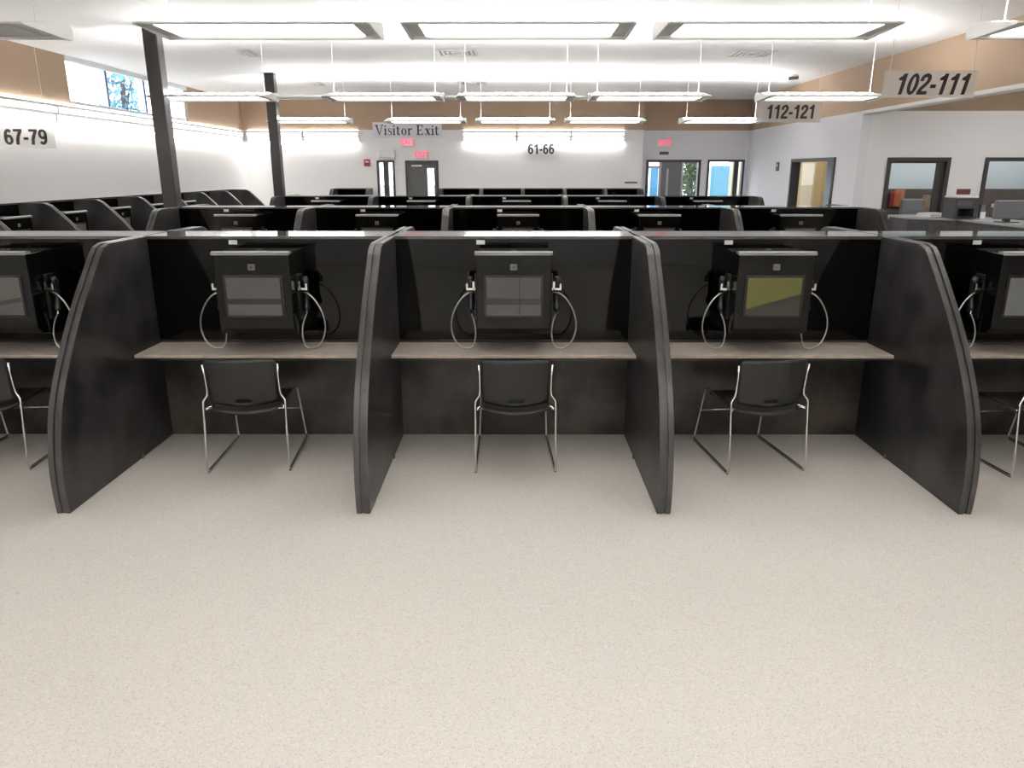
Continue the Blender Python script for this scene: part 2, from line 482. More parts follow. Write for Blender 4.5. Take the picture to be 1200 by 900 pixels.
# alcove door and window
d6 = structure(boxes_obj('door_3', frame_boxes(A1a, A1b, 0, 2.15, YA - 0.03, YA + 0.15, 0.06, 'y', False), 'frame_dark'), 'dark framed glass door to office')
boxes_obj('door_leaf', [(6.90, A1b - 0.06, YA + 0.03, YA + 0.08, 0.01, 2.09), (A1a + 0.06, 6.90, YA + 0.03, YA + 0.08, 0.01, 0.2),
                        (A1a + 0.06, 6.90, YA + 0.03, YA + 0.08, 2.06, 2.09)], 'frame_dark', d6)
box_obj('pane', (A1a + 0.06, 6.90, YA + 0.05, YA + 0.056, 0.2, 2.06), 'window_glass', d6)
box_obj('pull_handle', (6.92, 6.95, YA - 0.03, YA + 0.03, 0.9, 1.2), 'aluminium', d6)
d7 = structure(boxes_obj('window_5', frame_boxes(A2a, A2b, 0.9, 2.15, YA - 0.03, YA + 0.15, 0.06, 'y'), 'frame_dark'), 'dark framed office window above counter')
box_obj('pane', (A2a + 0.06, A2b - 0.06, YA + 0.05, YA + 0.056, 0.96, 2.09), 'window_glass', d7)

# ------------------------------------------------------------------ carrel system
H1, SP, BW = 1.49, 0.47, 1.76         # height, spine thickness, bay width
ROWS = [5.35, 9.80, 14.40]
ROWX = [0.0, 0.055, 0.055]
ROWN = ['front row of booths', 'second row of booths', 'third row of booths']
PROF = [(0, H1), (0.50, H1 - 0.003), (0.575, H1 - 0.022), (0.625, 1.428), (0.68, 1.372), (0.80, 1.25), (0.93, 1.11), (1.06, 0.95), (1.18, 0.78), (1.28, 0.60),
        (1.34, 0.41), (1.37, 0.22), (1.365, 0.0), (0, 0.0)]
WPROF = [(0, 1.55), (0.33, 1.546), (0.40, 1.515), (0.62, 1.30), (0.80, 1.08), (0.92, 0.85), (1.0, 0.60), (1.03, 0.30), (1.02, 0.0), (0, 0.0)]

def smooth_prof(prof, a, b):
    mid = [(p.x, p.y) for p in smooth_path([(d, z, 0) for d, z in prof[a:b]], 4)]
    return prof[:a] + mid + prof[b:]
PROF = smooth_prof(PROF, 3, 13)
WPROF = smooth_prof(WPROF, 2, 9)

def make_divider(prof):
    """origin at the spine, running towards -y; two skins on a recessed core"""
    root = thing('carrel_divider', '', 'divider')
    for s in (-1, 1):
        bm = bmesh.new()
        a, b = (0.007, 0.041) if s > 0 else (-0.041, -0.007)
        add_prism(bm, [(-d, z) for d, z in prof], 'x', a, b, bevel=0.005)
        obj('side_skin', bm, 'slate_laminate', root)
    bm = bmesh.new()
    add_prism(bm, [(-max(0, d - 0.006) if z > 0 else -max(0, d - 0.006), max(0, z - 0.006)) for d, z in prof], 'x', -0.007, 0.007)
    obj('core', bm, 'slate_edge', root)
    bm = bmesh.new()
    n = len(prof) - 2
    o_ = [(-d, z) for d, z in prof[:-1]]
    # edge bands laid on each skin's rim
    for a, b in ((-0.0385, -0.0095), (0.0095, 0.0385)):
        prev = None
        for i, (y, z) in enumerate(o_):
            if i == 0: t = Vector((o_[1][0] - y, o_[1][1] - z))
            elif i == len(o_) - 1: t = Vector((y - o_[i - 1][0], z - o_[i - 1][1]))
            else: t = Vector((o_[i + 1][0] - o_[i - 1][0], o_[i + 1][1] - o_[i - 1][1]))
            t.normalize()
            nx, nz = -t.y * -1, t.x * -1
            nv = Vector((t.y, -t.x))
            if nv.y - nv.x < 0: nv = -nv
            yy, zz = y + nv.x * 0.0015, z + nv.y * 0.0015
            yi, zi = y - nv.x * 0.004, z - nv.y * 0.004
            cur = [bm.verts.new((a, yy, zz)), bm.verts.new((b, yy, zz)), bm.verts.new((b, yi, zi)), bm.verts.new((a, yi, zi))]
            if prev:
                for k in range(4): bm.faces.new((prev[k], prev[(k + 1) % 4], cur[(k + 1) % 4], cur[k]))
            prev = cur
    obj('edge_band', bm, 'slate_edge', root)
    for s in (-1, 1):
        x0, x1 = sorted((s * 0.0412, s * 0.05))
        box_obj('floor_bracket', (x0, x1, -0.50, -0.475, 0.0, 0.035), 'bracket_brown', root, 0.002)
    return root

div_p = Proto(make_divider(PROF))
wdiv_p = Proto(make_divider(WPROF))

def make_spine():
    root = thing('carrel_spine', '', 'partition')
    hw = BW / 2 - 0.002
    g = 0.004
    box_obj('front_panel', (-hw, hw, 0.0, 0.022, 0.74, H1 - 0.022), 'slate_panel', root)
    box_obj('kick_panel', (-hw, hw, 0.004, 0.022, 0.0, 0.74 - g), 'kick_laminate', root)
    box_obj('rear_panel', (-hw, hw, SP - 0.022, SP, 0.0, H1 - 0.022), 'slate_panel', root)
    bm = bmesh.new(); add_box(bm, -hw + 0.01, hw - 0.01, -0.004, SP + 0.004, H1 - 0.022, H1, 0.003, 2)
    obj('top_cap', bm, 'cap_laminate', root)
    box_obj('number_label', (-0.265, -0.205, -0.0025, 0.0, 1.432, 1.462), 'sticker_white', root)
    return root
spine_p = Proto(make_spine())

def make_desk():
    root = thing('carrel_desk', '', 'desk')
    hw = BW / 2 - 0.043
    bm = bmesh.new(); add_box(bm, -hw, hw, -0.415, -0.003, 0.690, 0.722, 0.003, 2)
    obj('worktop', bm, 'desk_laminate', root)
    box_obj('edge_strip', (-hw, hw, -0.418, -0.4155, 0.692, 0.702), 'black_edge', root)
    box_obj('apron', (-hw, hw, -0.08, -0.003, 0.60, 0.690), 'slate_edge', root)
    return root
desk_p = Proto(make_desk())

def make_terminal():
    """origin at the spine face on the desk top level z=0 of the room; protrudes to -y"""
    root = thing('visitation_terminal', '', 'terminal')
    W, D, Z0, Z1 = 0.255, 0.345, 0.80, 1.405
    bm = bmesh.new()
    add_prism(bm, [(-0.001, Z0 + 0.02), (-0.001, Z1), (-D, Z1 - 0.005), (-D, 0.895), (-D + 0.05, 0.85), (-0.16, Z0 + 0.02)], 'x', -W, W, bevel=0.006)
    obj('housing', bm, 'terminal_black', root)
    bm = bmesh.new()
    add_prism(bm, [(-D - 0.012, Z1 - 0.012), (-D - 0.012, Z1 + 0.006), (-D + 0.012, Z1 + 0.014), (-D + 0.05, Z1 + 0.008), (-D + 0.05, Z1 - 0.004), (-D - 0.001, Z1 - 0.006)], 'x', -W - 0.006, W + 0.006)
    obj('visor', bm, 'terminal_visor', root)
    bz = boxes_obj('bezel', frame_boxes(-0.199, 0.199, 0.971, 1.259, -D - 0.006, -D + 0.002, 0.016, 'y'), 'bezel_black', root)
    box_obj('screen', (-0.183, 0.183, -D - 0.003, -D + 0.001, 0.987, 1.243), 'screen_reflect_grey', root)
    bm = bmesh.new(); add_box(bm, -0.025, 0.025, -D - 0.005, -D + 0.001, 1.292, 1.335, 0.004)
    lens = obj('camera_window', bm, 'lens_grey', root)
    bm = bmesh.new(); add_tube(bm, [(0, -D - 0.008, 1.313), (0, -D - 0.004, 1.313)], 0.007, 10)
    obj('lens', bm, 'bezel_black', lens)
    box_obj('top_plate', (-W + 0.008, W - 0.008, -D + 0.055, -0.004, Z1 - 0.004, Z1 + 0.002), 'terminal_top', root)
    box_obj('top_block', (-0.02, 0.02, -0.17, -0.13, Z1 + 0.002, Z1 + 0.012), 'lens_grey', root)  # small grey block on the housing top
    for s in (-1, 1):
        sx = s * (W + 0.001)
        def bb(bm, a, b, *r, **k):
            x0, x1 = sorted((s * a, s * b)); add_box(bm, x0, x1, *r, **k)
        bm = bmesh.new()
        bb(bm, W - 0.004, W + 0.018, -0.20, -0.10, 0.93, 1.245, bevel=0.005)
        cr = obj('cradle', bm, 'handset_black', root)
        bm = bmesh.new()
        bb(bm, W + 0.016, W + 0.075, -0.225, -0.205, 1.140, 1.155)
        bb(bm, W + 0.016, W + 0.030, -0.225, -0.205, 1.155, 1.20)
        bb(bm, W + 0.062, W + 0.075, -0.225, -0.205, 1.155, 1.185)
        bb(bm, W + 0.010, W + 0.030, -0.225, -0.12, 1.140, 1.155)
        obj('hook', bm, 'chrome', cr)
        # handset: earpiece, grip, mouthpiece
        bm = bmesh.new()
        x = s * (W + 0.046)
        add_tube(bm, [(x, -0.165, 1.225), (x, -0.158, 1.20), (x, -0.150, 1.15), (x, -0.148, 1.08), (x, -0.155, 1.03), (x, -0.165, 1.005), (x, -0.168, 0.985)],
                 [0.020, 0.028, 0.021, 0.018, 0.021, 0.028, 0.020], 10)
        hs_ = obj('handset', bm, 'handset_black', root, smooth=True)
        bm = bmesh.new()
        add_tube(bm, [(x, -0.17, 0.990), (x, -0.17, 0.965)], 0.008, 8)
        obj('strain_relief', bm, 'chrome', hs_)
        # armoured cord: from the handset down to the desk top and up in a wide loop to the cradle
        pts = [(x, -0.17, 0.972), (s * (W + 0.020), -0.19, 0.90), (s * (W + 0.014), -0.21, 0.82), (s * (W + 0.035), -0.22, 0.745), (s * (W + 0.09), -0.23, 0.731),
               (s * (W + 0.150), -0.23, 0.775), (s * (W + 0.182), -0.225, 0.87), (s * (W + 0.170), -0.22, 0.97), (s * (W + 0.125), -0.21, 1.06), (s * (W + 0.072), -0.20, 1.11), (s * (W + 0.02), -0.17, 1.12)]
        bm = bmesh.new(); add_tube(bm, smooth_path(pts, 6), 0.0055, 6)
        obj('cord', bm, 'steel_cord', root, smooth=True)
    return root
term_p = Proto(make_terminal())

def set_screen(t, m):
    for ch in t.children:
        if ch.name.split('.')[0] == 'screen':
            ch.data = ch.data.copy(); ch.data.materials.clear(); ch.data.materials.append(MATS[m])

def make_chair():
    """faces +y; origin between the four feet"""
    root = thing('sled_chair', '', 'chair')
    hw = 0.262
    # seat shell, dished and rolled down at both ends
    bm = bmesh.new()
    nx, ny = 12, 14
    top = []
    for j in range(ny + 1):
        v = j / ny
        y = -0.30 + 0.52 * v
        row = []
        for i in range(nx + 1):
            u = -1 + 2 * i / nx
            wd = 0.225 - 0.02 * abs(2 * v - 1) ** 4
            z = 0.445 - 0.018 * (1 - u * u) * math.sin(PI * min(1, v * 1.1)) 
            z -= 0.035 * max(0, (0.16 - v) / 0.16) ** 1.6 * (1 - 0.75 * u * u)
            z -= 0.05 * max(0, (v - 0.82) / 0.18) ** 2
            yy = y - 0.035 * (1 - u * u) * (1 - v)
            row.append(bm.verts.new((u * wd, yy, z)))
        top.append(row)
    for j in range(ny):
        for i in range(nx):
            bm.faces.new((top[j][i], top[j][i + 1], top[j + 1][i + 1], top[j + 1][i]))
    bmesh.ops.recalc_face_normals(bm, faces=bm.faces)
    bmesh.ops.solidify(bm, geom=bm.faces[:], thickness=0.014)
    obj('seat', bm, 'chair_plastic', root, smooth=True)
    # back shell with a hand slot near its lower rim
    bm = bmesh.new()
    nx, nz = 18, 14
    g = []
    for j in range(nz + 1):
        v = j / nz
        row = []
        for i in range(nx + 1):
            u = -1 + 2 * i / nx
            wd = 0.218 + 0.018 * v - 0.02 * max(0, v - 0.88) / 0.12 * (1 if abs(u) > 0.9 else 0)
            zl = 0.475 - 0.03 * (1 - u * u)
            zt = 0.765 + 0.004 * (1 - u * u)
            z = zl + (zt - zl) * v
            y = -0.262 - 0.045 * v - 0.035 * (1 - u * u) - 0.0
            row.append(bm.verts.new((u * wd, y, z)))
        g.append(row)
    for j in range(nz):
        for i in range(nx):
            if j == 1 and 7 <= i <= 10: continue
            bm.faces.new((g[j][i], g[j][i + 1], g[j + 1][i + 1], g[j + 1][i]))
    bmesh.ops.recalc_face_normals(bm, faces=bm.faces)
    bmesh.ops.solidify(bm, geom=bm.faces[:], thickness=0.014)
    obj('backrest', bm, 'chair_plastic', root, smooth=True)
    for s in (-1, 1):
        pts = [(s * 0.238, -0.300, 0.735), (s * 0.233, -0.290, 0.66), (s * 0.232, -0.276, 0.56), (s * 0.236, -0.275, 0.522), (s * hw, -0.285, 0.487), (s * (hw + 0.002), -0.290, 0.46),
               (s * (hw + 0.004), -0.345, 0.03), (s * (hw + 0.004), -0.335, 0.016), (s * (hw + 0.004), -0.315, 0.012), (s * (hw - 0.01), 0.315, 0.012), (s * (hw - 0.011), 0.335, 0.016), (s * (hw - 0.012), 0.343, 0.03),
               (s * (hw - 0.03), 0.25, 0.40), (s * (hw - 0.034), 0.235, 0.428), (s * (hw - 0.04), 0.20, 0.436), (s * (hw - 0.04), -0.20, 0.430), (s * (hw - 0.01), -0.285, 0.43)]
        bm = bmesh.new(); add_tube(bm, pts, 0.0085, 8)
        obj('side_frame', bm, 'chrome', root, smooth=True)
        bm = bmesh.new()
        add_tube(bm, [(s * (hw + 0.004), -0.33, 0.009), (s * (hw - 0.01), 0.33, 0.009)], 0.009, 6)
        obj('runner', bm, 'runner_dark', root)
    bm = bmesh.new(); add_tube(bm, [(-hw + 0.024, 0.288, 0.25), (hw - 0.024, 0.288, 0.25)], 0.007, 8)
    obj('crossbar', bm, 'chrome', root, smooth=True)
    return root
chair_p = Proto(make_chair())

LAT = [-4.40, -2.64, -0.88, 0.88, 2.64, 4.40]
BAYS = [-3.52, -1.76, 0.0, 1.76, 3.52]
ORD = ['first', 'second', 'third', 'fourth', 'fifth', 'sixth', 'seventh', 'eighth']
SCR = ['slant-banded screen', 'two-strip grey screen', 'quartered grey screen', 'olive screen', 'plain pale screen']  # bands and tints on these screens are painted reflections
for r, Y in enumerate(ROWS):
    rn = ROWN[r]
    for i, x in enumerate(LAT):
        end = abs(x) > 4
        side = ('the clerestory side' if r == 0 else 'the steel column') if x < 0 else ('the reception counter side' if r == 0 else 'the tan bulkhead')
        if end:
            la = 'dark slate curved end divider of the %s, %s' % (rn, ('at ' if r else 'on ') + side)
            lb = 'rear slate end divider of the %s, %s' % (rn, ('at ' if r else 'on ') + side)
        elif r == 0:
            la = 'dark slate curved divider between the %s and the %s booths' % (SCR[i - 1], SCR[i])
            lb = 'rear slate divider behind the joint of %s and %s' % (SCR[i - 1], SCR[i])
        else:
            la = 'dark slate curved divider of the %s, %s past the steel column' % (rn, ORD[i - 1])
            lb = 'rear slate divider of the %s, %s past the steel column' % (rn, ORD[i - 1])
        div_p.place((x + ROWX[r], Y - 0.004, 0), 0, la, 'dividers of the ' + rn)
        div_p.place((x + ROWX[r], Y + SP + 0.004, 0), PI, lb, 'rear dividers of the ' + rn)
    for i, x in enumerate(BAYS):
        la = 'glossy black partition with pale top cap behind the ' + SCR[i] if r == 0 else 'glossy black partition of the %s, %s from the steel column' % (rn, ORD[i])
        spine_p.place((x + ROWX[r], Y, 0), 0, la, 'partitions of the ' + rn)
tm = ['screen_reflect_slant', 'screen_reflect_grey', 'screen_reflect_quarters', 'screen_reflect_olive', 'screen_reflect_pale']
chairs = [(-3.545, 4.96, 4), (-1.79, 4.94, 4.5), (0.005, 4.93, 1.5), (1.640, 4.93, 7.0), (3.49, 4.885, 6.0)]
for i, x in enumerate(BAYS):
    desk_p.place((x, ROWS[0], 0), 0, 'grey-brown laminate desk shelf below the ' + SCR[i], 'desk shelves in the front row')
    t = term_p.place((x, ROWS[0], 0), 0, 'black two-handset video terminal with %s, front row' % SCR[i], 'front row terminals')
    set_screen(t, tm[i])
    cx, cy, ca = chairs[i]
    chair_p.place((cx, cy, 0), math.radians(ca), 'black plastic chair with chrome sled frame facing the ' + SCR[i], 'chairs at front-row desks')
for r in (1, 2):
    for i, x in enumerate(BAYS):
        term_p.place((x + ROWX[r], ROWS[r], 0), 0, 'black terminal on the %s, %s from the steel column' % (ROWN[r], ORD[i]), 'terminals of the ' + ROWN[r])

# booths along the left wall and the back wall
def wall_panel(x0, x1, y0, y1, label, group):
    """wall-hung carrel back; the thin side of the box is against the wall"""
    root = thing('wall_carrel_panel', label, 'partition', (0, 0, 0), 0, group)
    box_obj('panel', (x0, x1, y0, y1, 0.0, 1.53), 'slate_panel', root)
    box_obj('top_cap', (x0, x1, y0, y1, 1.532, 1.552), 'cap_laminate', root)
    return root
LY = [8.42 + 1.22 * k for k in range(8)]
for k, y in enumerate(LY):
    wdiv_p.place((XL + 0.055, y, 0), PI / 2, 'dark slate curved divider below the clerestory wall, %s from the back corner' % ORD[7 - k], 'dividers along the clerestory wall')
for k in range(7):
    wall_panel(XL + 0.003, XL + 0.053, LY[k] + 0.002, LY[k + 1] - 0.002, 'black booth back below the clerestory wall, %s from the back corner' % ORD[6 - k], 'booth backs along the clerestory wall')
    if k < 5:
        term_p.place((XL + 0.055, LY[k] + 0.61, 0), PI / 2, 'black terminal below the clerestory wall, in the %s booth from the back corner' % ORD[6 - k], 'terminals along the clerestory wall')
BX = [-1.70, -0.76, 0.21, 1.18, 2.12, 3.0]
for k, x in enumerate(BX):
    wdiv_p.place((x if x < 2.9 else 2.955, YB - 0.055, 0), 0, 'dark slate divider at the back wall, %s from the grey steel door' % ORD[k], 'dividers along the back wall')
for k in range(5):
    wall_panel(BX[k] + 0.002, BX[k + 1] - 0.002, YB - 0.053, YB - 0.003, 'black booth back on the back wall, %s from the grey steel door' % ORD[k], 'booth backs along the back wall')
wall_panel(-4.25, -3.34, YB - 0.053, YB - 0.003, 'single black booth back on the back wall below the fire alarm', 'single booth on the back wall')
wdiv_p.place((-3.38, YB - 0.055, 0), 0, 'dark slate divider of the single back-wall booth, beside the sidelight', 'single booth dividers')
wdiv_p.place((-4.21, YB - 0.055, 0), 0, 'dark slate divider of the single back-wall booth, toward the room corner', 'single booth dividers')

# ------------------------------------------------------------------ steel columns
for y, lb in ((ROWS[1] + 0.13, 'dark steel column at the end of the second row of booths'), (ROWS[2] + 0.13, 'dark steel column at the end of the third row of booths')):
    t = thing('steel_column', lb, 'column', (-4.436, y, 0), 0, 'steel columns')
    bm = bmesh.new(); add_box(bm, -0.088, 0.088, -0.088, 0.088, 0.012, 3.632, 0.012, 2)
    obj('shaft', bm, 'column_paint', t)
    box_obj('base_plate', (-0.094, 0.094, -0.12, 0.12, 0, 0.012), 'column_paint', t)
    box_obj('cap_plate', (-0.094, 0.094, -0.12, 0.12, 3.632, 3.643), 'column_paint', t)

# ------------------------------------------------------------------ pendant lights
FZ = 2.83
def make_pendant(lit):
    root = thing('pendant_light', '', 'light')
    L = 0.735
    # teardrop section: thin near edge, rounded far edge with a small drip lip
    prof = [(-0.27, 0.0), (-0.274, 0.006), (-0.27, 0.013), (-0.10, 0.040), (0.08, 0.070), (0.19, 0.085), (0.25, 0.080), (0.28, 0.055), (0.284, 0.022), (0.268, -0.010), (0.238, -0.016), (0.205, -0.014), (0.198, 0.0)]
    bm = bmesh.new(); add_prism(bm, prof, 'x', -L, L)
    obj('housing', bm, 'fixture_paint', root)
    box_obj('lens', (-L + 0.10, L - 0.10, -0.235, 0.185, -0.003, 0.003), 'lamp_lens' if lit else 'lamp_lens_off', root)
    bm = bmesh.new()
    add_prism(bm, [(-0.02, 0.050), (-0.02, 0.057), (0.08, 0.0745), (0.185, 0.089), (0.185, 0.082), (0.08, 0.067)], 'x', -L + 0.06, L - 0.06)
    obj('upper_lens', bm, 'lamp_uplens' if lit else 'lamp_lens_off', root)
    for s in (-1, 1):
        bm = bmesh.new()
        c0 = Vector((0.04, 0.035))
        add_prism(bm, [((y - c0.x) * 1.015 + c0.x, (z - c0.y) * 1.08 + c0.y) for y, z in prof[:11]], 'x', s * L, s * (L + 0.014))
        obj('end_cap', bm, 'fixture_white', root)
        bm = bmesh.new()
        x = s * (L - 0.085)
        add_tube(bm, [(x, 0.03, 0.062), (x, 0.03, ZC - FZ - 0.012)], 0.0045, 6)
        obj('stem', bm, 'fixture_white', root)
        bm = bmesh.new()
        add_tube(bm, [(x, 0.03, ZC - FZ - 0.025), (x, 0.03, ZC - FZ - 0.001)], [0.03, 0.05], 12)
        obj('canopy', bm, 'fixture_white', root)
    return root
pend_p = Proto(make_pendant(True))
FX = [-3.85, -1.66, 0.03, 1.72, 3.92]
FYS = [(5.41, 'over the front row of booths'), (10.18, 'over the second row of booths'), (14.90, 'over the third row of booths'), (0.65, 'over the open floor'), (-3.4, 'at the open far end')]
off = None
for r, (fy, ft) in enumerate(FYS):
    for i, fx in enumerate(FX):
        if r == 0 and i == 0:
            t = make_pendant(False)
            t.location = (fx, fy, FZ); t['label'] = 'unlit grey linear pendant light near the left wall'; t['group'] = 'unlit pendant light'
            continue
        la = 'lit linear pendant light above the booth with the ' + SCR[i] if r == 0 else 'lit linear pendant light %s, %s from the clerestory wall' % (ft, ORD[i])
        pend_p.place((fx, fy, FZ), 0, la, 'pendant lights ' + ft)
for a, b in ((0, 1), (1, 2), (2, 3)):
    bm = bmesh.new(); add_tube(bm, [(FX[a] + 0.75, FYS[1][0] + 0.2, FZ + 0.035), (FX[b] - 0.75, FYS[1][0] + 0.2, FZ + 0.035)], 0.022, 8)
    tag(obj('wiring_conduit', bm, 'fixture_white', None, True), 'thin white conduit joining the %s and %s pendants from the clerestory wall' % (ORD[a], ORD[b]), 'conduit', 'conduits between pendants')

# ------------------------------------------------------------------ wall washers
def wash(length, loc, rz, label, group):
    root = thing('wall_washer', label, 'light', loc, rz, group)
    h = length / 2 - 0.004
    # back on plane y=0, projects to -y
    bm = bmesh.new()
    add_prism(bm, [(0, 0.0), (0, 0.24), (-0.05, 0.24), (-0.09, 0.20), (-0.09, 0.12), (-0.05, 0.10), (-0.05, 0.0)], 'x', -h, h)
    obj('housing', bm, 'fixture_white', root)
    box_obj('lower_lens', (-h + 0.02, h - 0.02, -0.048, -0.006, -0.006, 0.0), 'wash_lens', root)
    box_obj('top_lens', (-h + 0.02, h - 0.02, -0.046, -0.006, 0.2405, 0.246), 'wash_uplens', root)
    box_obj('lower_rail', (-h + 0.02, h - 0.02, -0.056, -0.05, 0.015, 0.092), 'wash_rail', root)
    box_obj('upper_rail', (-h + 0.02, h - 0.02, -0.097, -0.09, 0.125, 0.195), 'wash_rail', root)
    return root
for k in range(7):
    wash(2.40, (XL, 2.35 + 2.40 * k, 2.58), PI / 2, 'long white wall-wash light strip under the clerestory, %s from the back corner' % ORD[6 - k], 'wall washers on the clerestory wall')
for x, lb in ((-5.55, 'touching the room corner'), (-4.24, 'above the single booth')):
    wash(1.30, (x, YB, 2.60), 0, 'white wall-wash light strip on back wall ' + lb, 'wall washers on the back wall corner')
for k, x in enumerate((-0.56, 0.70, 1.95)):
    wash(1.25, (x, YB, 2.60), 0, 'white wall-wash light strip on back wall, %s beyond the Visitor Exit board' % ORD[k], 'wall washers above the number sign')

# ------------------------------------------------------------------ ceiling diffusers, detector
def diffuser(x, y, label, s=0.30):
    t = thing('ceiling_vent', label, 'vent', (x, y, ZC), 0, 'ceiling vents')
    def ring(r, wd, z0, z1):
        return [(-r, r, -r, -r + wd, z0, z1), (-r, r, r - wd, r, z0, z1), (-r, -r + wd, -r + wd, r - wd, z0, z1), (r - wd, r, -r + wd, r - wd, z0, z1)]
    boxes_obj('frame', ring(s, 0.035, -0.014, -0.001), 'vent_grey', t)
    box_obj('throat', (-s + 0.035, s - 0.035, -s + 0.035, s - 0.035, -0.004, -0.001), 'vent_dark', t)
    for k, r in enumerate((0.235, 0.165, 0.095)):
        boxes_obj('louver', ring(r, 0.035, -0.012 - 0.003 * k, -0.006), 'vent_grey', t)
diffuser(-4.25, 12.35, 'square ceiling vent beside the steel column of the second row')
diffuser(-0.86, 12.30, 'square ceiling vent near the middle of the ceiling, second row')
diffuser(3.66, 12.42, 'square ceiling vent on the bulkhead side of the ceiling')
diffuser(-4.22, 16.50, 'square ceiling vent beside the steel column of the third row', 0.25)
diffuser(-0.85, 16.30, 'square ceiling vent above the third row toward visitor exit', 0.28)
t = thing('ceiling_camera', 'small dark ceiling device near tan bulkhead', 'camera', (5.04, 14.35, 3.60))
bm = bmesh.new(); add_tube(bm, [(0, 0, -0.001), (0, 0, -0.03)], 0.05, 12); obj('mount', bm, 'fixture_white', t)
bm = bmesh.new(); add_tube(bm, [(-0.10, 0, -0.065), (0.06, 0, -0.045)], [0.03, 0.035], 10); obj('body', bm, 'vent_dark', t)

# ------------------------------------------------------------------ signs
def serif_text(bm, body, h, thick):
    """lettering with bracketed serifs: thick and thin strokes; lies in x-z, centred; returns nothing"""
    T, t, s = 0.17, 0.07, 0.075            # thick, thin, serif height (of cap height)
    x = 0.0
    polys = []
    def q(*p): polys.append([(x + a, b) for a, b in p])
    def rect(a0, a1, b0, b1): q((a0, b0), (a1, b0), (a1, b1), (a0, b1))
    def serif(cx, z, wd=0.30): rect(cx - wd / 2, cx + wd / 2, z, z + s)
    for ch in body:
        if ch == 'V':
            q((0.06, 1), (0.06 + T + 0.02, 1), (0.47, 0), (0.40, 0)); q((0.74, 1), (0.81, 1), (0.47, 0), (0.40, 0))
            serif(0.16, 1 - s, 0.32); serif(0.77, 1 - s, 0.26); x += 0.90
        elif ch == 'E':
            rect(0.10, 0.10 + T, 0, 1); serif(0.18, 0); serif(0.18, 1 - s)
            rect(0.2, 0.68, 0, 0.07); rect(0.2, 0.66, 0.93, 1); rect(0.2, 0.52, 0.47, 0.54)
            q((0.66, 0), (0.74, 0.26), (0.70, 0.26), (0.56, 0.06)); q((0.66, 1), (0.69, 0.76), (0.65, 0.76), (0.54, 0.94)); rect(0.49, 0.53, 0.38, 0.63); x += 0.86
        elif ch == 'i':
            rect(0.08, 0.08 + T * 0.9, 0, 0.66); serif(0.155, 0); rect(0.02, 0.16, 0.66 - s, 0.66); rect(0.08, 0.08 + T * 0.9, 0.80, 0.95); x += 0.34
        elif ch == 't':
            rect(0.10, 0.10 + T * 0.9, 0.05, 0.86); rect(0.0, 0.42, 0.60, 0.66); rect(0.14, 0.38, 0, 0.08); q((0.36, 0.0), (0.44, 0.14), (0.40, 0.16), (0.32, 0.07)); x += 0.48
        elif ch == 'r':
            rect(0.08, 0.08 + T * 0.9, 0, 0.66); serif(0.155, 0); rect(0.02, 0.16, 0.66 - s, 0.66)
            q((0.22, 0.46), (0.22, 0.54), (0.34, 0.68), (0.40, 0.60)); q((0.34, 0.68), (0.50, 0.66), (0.50, 0.52), (0.38, 0.56)); x += 0.54
        elif ch == 'x':
            q((0.04, 0.66), (0.04 + T + 0.03, 0.66), (0.56, 0), (0.56 - T - 0.03, 0)); q((0.44, 0.66), (0.51, 0.66), (0.14, 0), (0.07, 0))
            serif(0.13, 0.66 - s, 0.26); serif(0.48, 0.66 - s, 0.2); serif(0.47, 0, 0.26); serif(0.10, 0, 0.2); x += 0.62
        elif ch == 'o':
            n = 18
            O = [(0.31 + 0.28 * math.cos(2 * PI * k / n), 0.33 + 0.345 * math.sin(2 * PI * k / n)) for k in range(n)]
            I = [(0.31 + 0.13 * math.cos(2 * PI * k / n), 0.33 + 0.285 * math.sin(2 * PI * k / n)) for k in range(n)]
            for k in range(n): q(O[k], O[(k + 1) % n], I[(k + 1) % n], I[k])
            x += 0.64
        elif ch == 's':
            c = [(0.42, 0.50), (0.36, 0.62), (0.22, 0.65), (0.11, 0.57), (0.11, 0.45), (0.22, 0.37), (0.34, 0.30), (0.42, 0.20), (0.38, 0.07), (0.24, 0.01), (0.11, 0.06), (0.05, 0.18)]
            wd = [0.05, 0.05, 0.05, 0.09, 0.11, 0.14, 0.14, 0.11, 0.09, 0.05, 0.05, 0.05]
            L_, R_ = [], []
            for k, p in enumerate(c):
                a = c[max(k - 1, 0)]; b = c[min(k + 1, len(c) - 1)]
                d = Vector((b[0] - a[0], b[1] - a[1])).normalized()
                L_.append((p[0] - d.y * wd[k] / 2, p[1] + d.x * wd[k] / 2)); R_.append((p[0] + d.y * wd[k] / 2, p[1] - d.x * wd[k] / 2))
            for k in range(len(c) - 1): q(L_[k], L_[k + 1], R_[k + 1], R_[k])
            x += 0.50
        else:
            x += 0.34
        x += 0.03
    for p in polys:
        add_prism(bm, [((a - x / 2) * h, (b - 0.5) * h) for a, b in p], 'y', -thick, 0)

